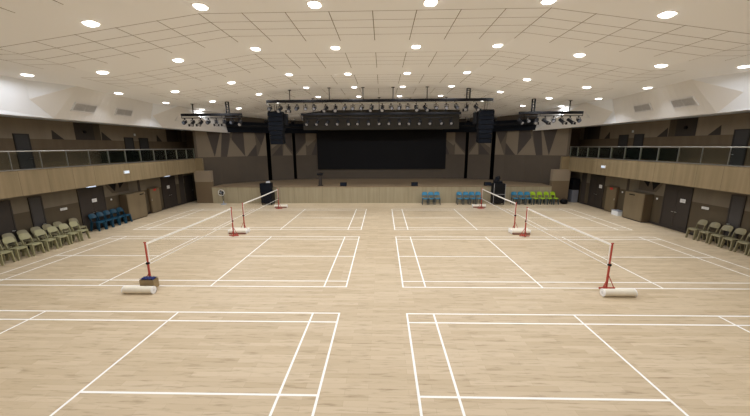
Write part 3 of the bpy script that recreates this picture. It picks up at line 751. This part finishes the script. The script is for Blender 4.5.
# cardboard box with blue cloth by the left middle net post
o = thing('cardboard_box', 'small tan cardboard box behind the roller weight of the nearest left net post', 'box', (-7.6, 9.695, .066))
b = MB(); w, d, h, t = .24, .12, .3, .012
b.bx(-w, w, -d, -d+t, 0, h, M_CARD); b.bx(-w, w, d-t, d, 0, h, M_CARD); b.bx(-w, -w+t, -d+t, d-t, 0, h, M_CARD); b.bx(w-t, w, -d+t, d-t, 0, h, M_CARD); b.bx(-w+t, w-t, -d+t, d-t, 0, t, M_CARD); b.build('carton', o)
q = MB(); nx, ny = 18, 10
hh = lambda i, j: h + .035+.03*math.sin(i*1.3+j*.7)*math.cos(j*1.1) + (.0 if 0 < i < nx and 0 < j < ny else -.0)
for i in range(nx):
    for j in range(ny):
        q.poly([(-.23+.46*a/nx, -.115+.23*bb/ny, hh(a, bb)) for a, bb in ((i, j), (i+1, j), (i+1, j+1), (i, j+1))], M_CLOTH, True)
c = q.build('cloth'); c.location = (-7.6, 9.695, .066); tag(c, 'crumpled dark blue cloth lying on the small cardboard box', 'cloth')

# ------------------------------------------------------------------ chairs: moulded shell on broad splayed legs
def make_chair(label, mm, legm, shade=None):
    root = thing('plastic_chair', label, 'chair')
    # seat, slightly dished, front faces -y
    def shell(f, nu, nv, th, name, mt):
        q = MB(); top = [[f(u/nu, v/nv) for v in range(nv+1)] for u in range(nu+1)]
        nrm = Vector(f(.5, .55))-Vector(f(.5, .45)); a = Vector(f(.55, .5))-Vector(f(.45, .5)); nn = a.cross(nrm).normalized()*th
        bot = [[tuple(Vector(p)-nn) for p in row] for row in top]
        for u in range(nu):
            for v in range(nv):
                q.poly([top[u][v], top[u+1][v], top[u+1][v+1], top[u][v+1]], mt, True); q.poly([bot[u][v], bot[u][v+1], bot[u+1][v+1], bot[u+1][v]], mt, True)
        for u in range(nu):
            q.poly([top[u][0], bot[u][0], bot[u+1][0], top[u+1][0]], mt); q.poly([top[u][nv], top[u+1][nv], bot[u+1][nv], bot[u][nv]], mt)
        for v in range(nv):
            q.poly([top[0][v], top[0][v+1], bot[0][v+1], bot[0][v]], mt); q.poly([top[nu][v], bot[nu][v], bot[nu][v+1], top[nu][v+1]], mt)
        return q.build(name, root)
    def fs(u, v):
        x = (u-.5)*2; w = .235-.02*v; y = -.24+.46*v
        return (x*w, y-(.03*(1-x*x) if v < .5 else 0)*(1-2*v), .445-.015*(1-x*x)-.02*v-(.03*(1-v*5) if v < .2 else 0))
    shell(fs, 10, 10, .02, 'seat', mm)
    def fb(u, v):
        x = (u-.5)*2; w = .24*(1-.12*v**3); z = .60+.22*v - .045*abs(x)**4*v
        return (x*w, .235+.09*v-.045*x*x, z)
    shell(fb, 10, 8, .022, 'backrest', mm)
    for sx in (-1, 1):
        up = MB(); up.prism([(sx*.215, .13, .44), (sx*.215, .21, .44), (sx*.222, .25, .64), (sx*.222, .19, .64)], (-sx*.028, 0, 0), mm); up.build('back_support', root)
        for fy, n in ((-1, 'front'), (1, 'rear')):
            l = MB(); yt, yb = (-.17, -.235) if fy < 0 else (.16, .25)
            l.prism([(sx*.215, yt-.075, .435), (sx*.215, yt+.085, .435), (sx*.245, yb+.045, 0), (sx*.245, yb-.045, 0)], (-sx*.04, 0, 0), legm); l.build('leg', root)
    for o in root.children: o.data.transform(Matrix.Diagonal((.93, 1.0, 1.2, 1)))
    return root
def chair_row(mm, legm, items, group):
    """items: (x, y, rz, label)"""
    src = None
    for x, y, rz, lb in items:
        if src is None: src = make_chair(lb, mm, legm); src.location = (x, y, 0); src.rotation_euler = (0, 0, rz); src['group'] = group
        else: dup(src, (x, y, 0), rz, lb, group)
J = lambda a=.08: random.uniform(-a, a)
# olive chairs, left: front row and back row, facing the hall (+x): rz = pi/2
it = [(-15.46+J(.03), y-.06, PI/2+J(.06), f'olive plastic chair facing the hall, {ORD[k]} from the near end of the left front row')
      for k, y in enumerate((12.0, 12.57, 13.14, 13.75, 14.33, 14.88, 15.4))]
chair_row(M_OLIVE, M_OLIVE, it, 'olive chairs along the left wall, front row')
it = [(-16.2+J(.02), y+.12, PI/2+J(.06), f'olive plastic chair against the left wall, {ORD[k]} from the near end of the back row')
      for k, y in enumerate((12.4, 12.97, 13.53, 14.08, 14.62, 15.14, 15.95))]
chair_row(M_OLIVE2, M_OLIVE2, it, 'olive chairs along the left wall, back row')
it = [(16.15+J(.03), y, -PI/2+J(.06), f'olive plastic chair against the right wall, {ORD[k]} from the near end of the row')
      for k, y in enumerate((12.33, 12.9, 13.46, 14.02, 14.58, 15.15, 15.72))]
chair_row(M_OLIVE2, M_OLIVE2, it, 'olive chairs along the right wall')
it = [(-16.2+J(.01), 17.2+.48*k, PI/2+J(.02), f'dark blue plastic chair by the left wall doors, {ORD[k]} from the near end') for k in range(5)]
chair_row(M_BLUED, M_BLUED, it, 'dark blue chairs by the left doors')
# chairs along the stage front, facing the hall (-y)
def stage_chairs(xs, mm, nm, group, rz=0):
    chair_row(mm, M_CHLEG, [(x, 25.45+J(.03), rz+J(.05), f'{nm}, {ORD[k]} from the left') for k, x in enumerate(xs)], group)
stage_chairs((3.73, 4.24, 4.75), M_BLUE, 'blue plastic chair in the trio before the stage', 'blue chairs before the stage, group of three')
stage_chairs((6.57, 7.09, 7.6, 8.12), M_BLUE, 'blue plastic chair in the four left of the black case', 'blue chairs before the stage, group of four')
stage_chairs((11.03, 11.55, 12.07), M_BLUE, 'blue plastic chair between black case and lime chairs', 'blue chairs beside the lime chairs')
stage_chairs((12.6, 13.14, 13.68, 14.2), M_GREEN, 'lime green plastic chair before the right stage end', 'lime chairs before the stage', .25)

# ------------------------------------------------------------------ world and view
w = bpy.data.worlds.new('world'); scene.world = w; w.use_nodes = True
w.node_tree.nodes['Background'].inputs[0].default_value = (.9, .85, .78, 1); w.node_tree.nodes['Background'].inputs[1].default_value = .03
scene.view_settings.view_transform = 'Standard'; scene.view_settings.look = 'None'; scene.view_settings.exposure = 0
scene.cycles.use_denoising = True
scene.cycles.max_bounces = 8; scene.cycles.diffuse_bounces = 5; scene.cycles.transparent_max_bounces = 16
scene.cycles.use_light_tree = True; scene.cycles.sample_clamp_indirect = 5
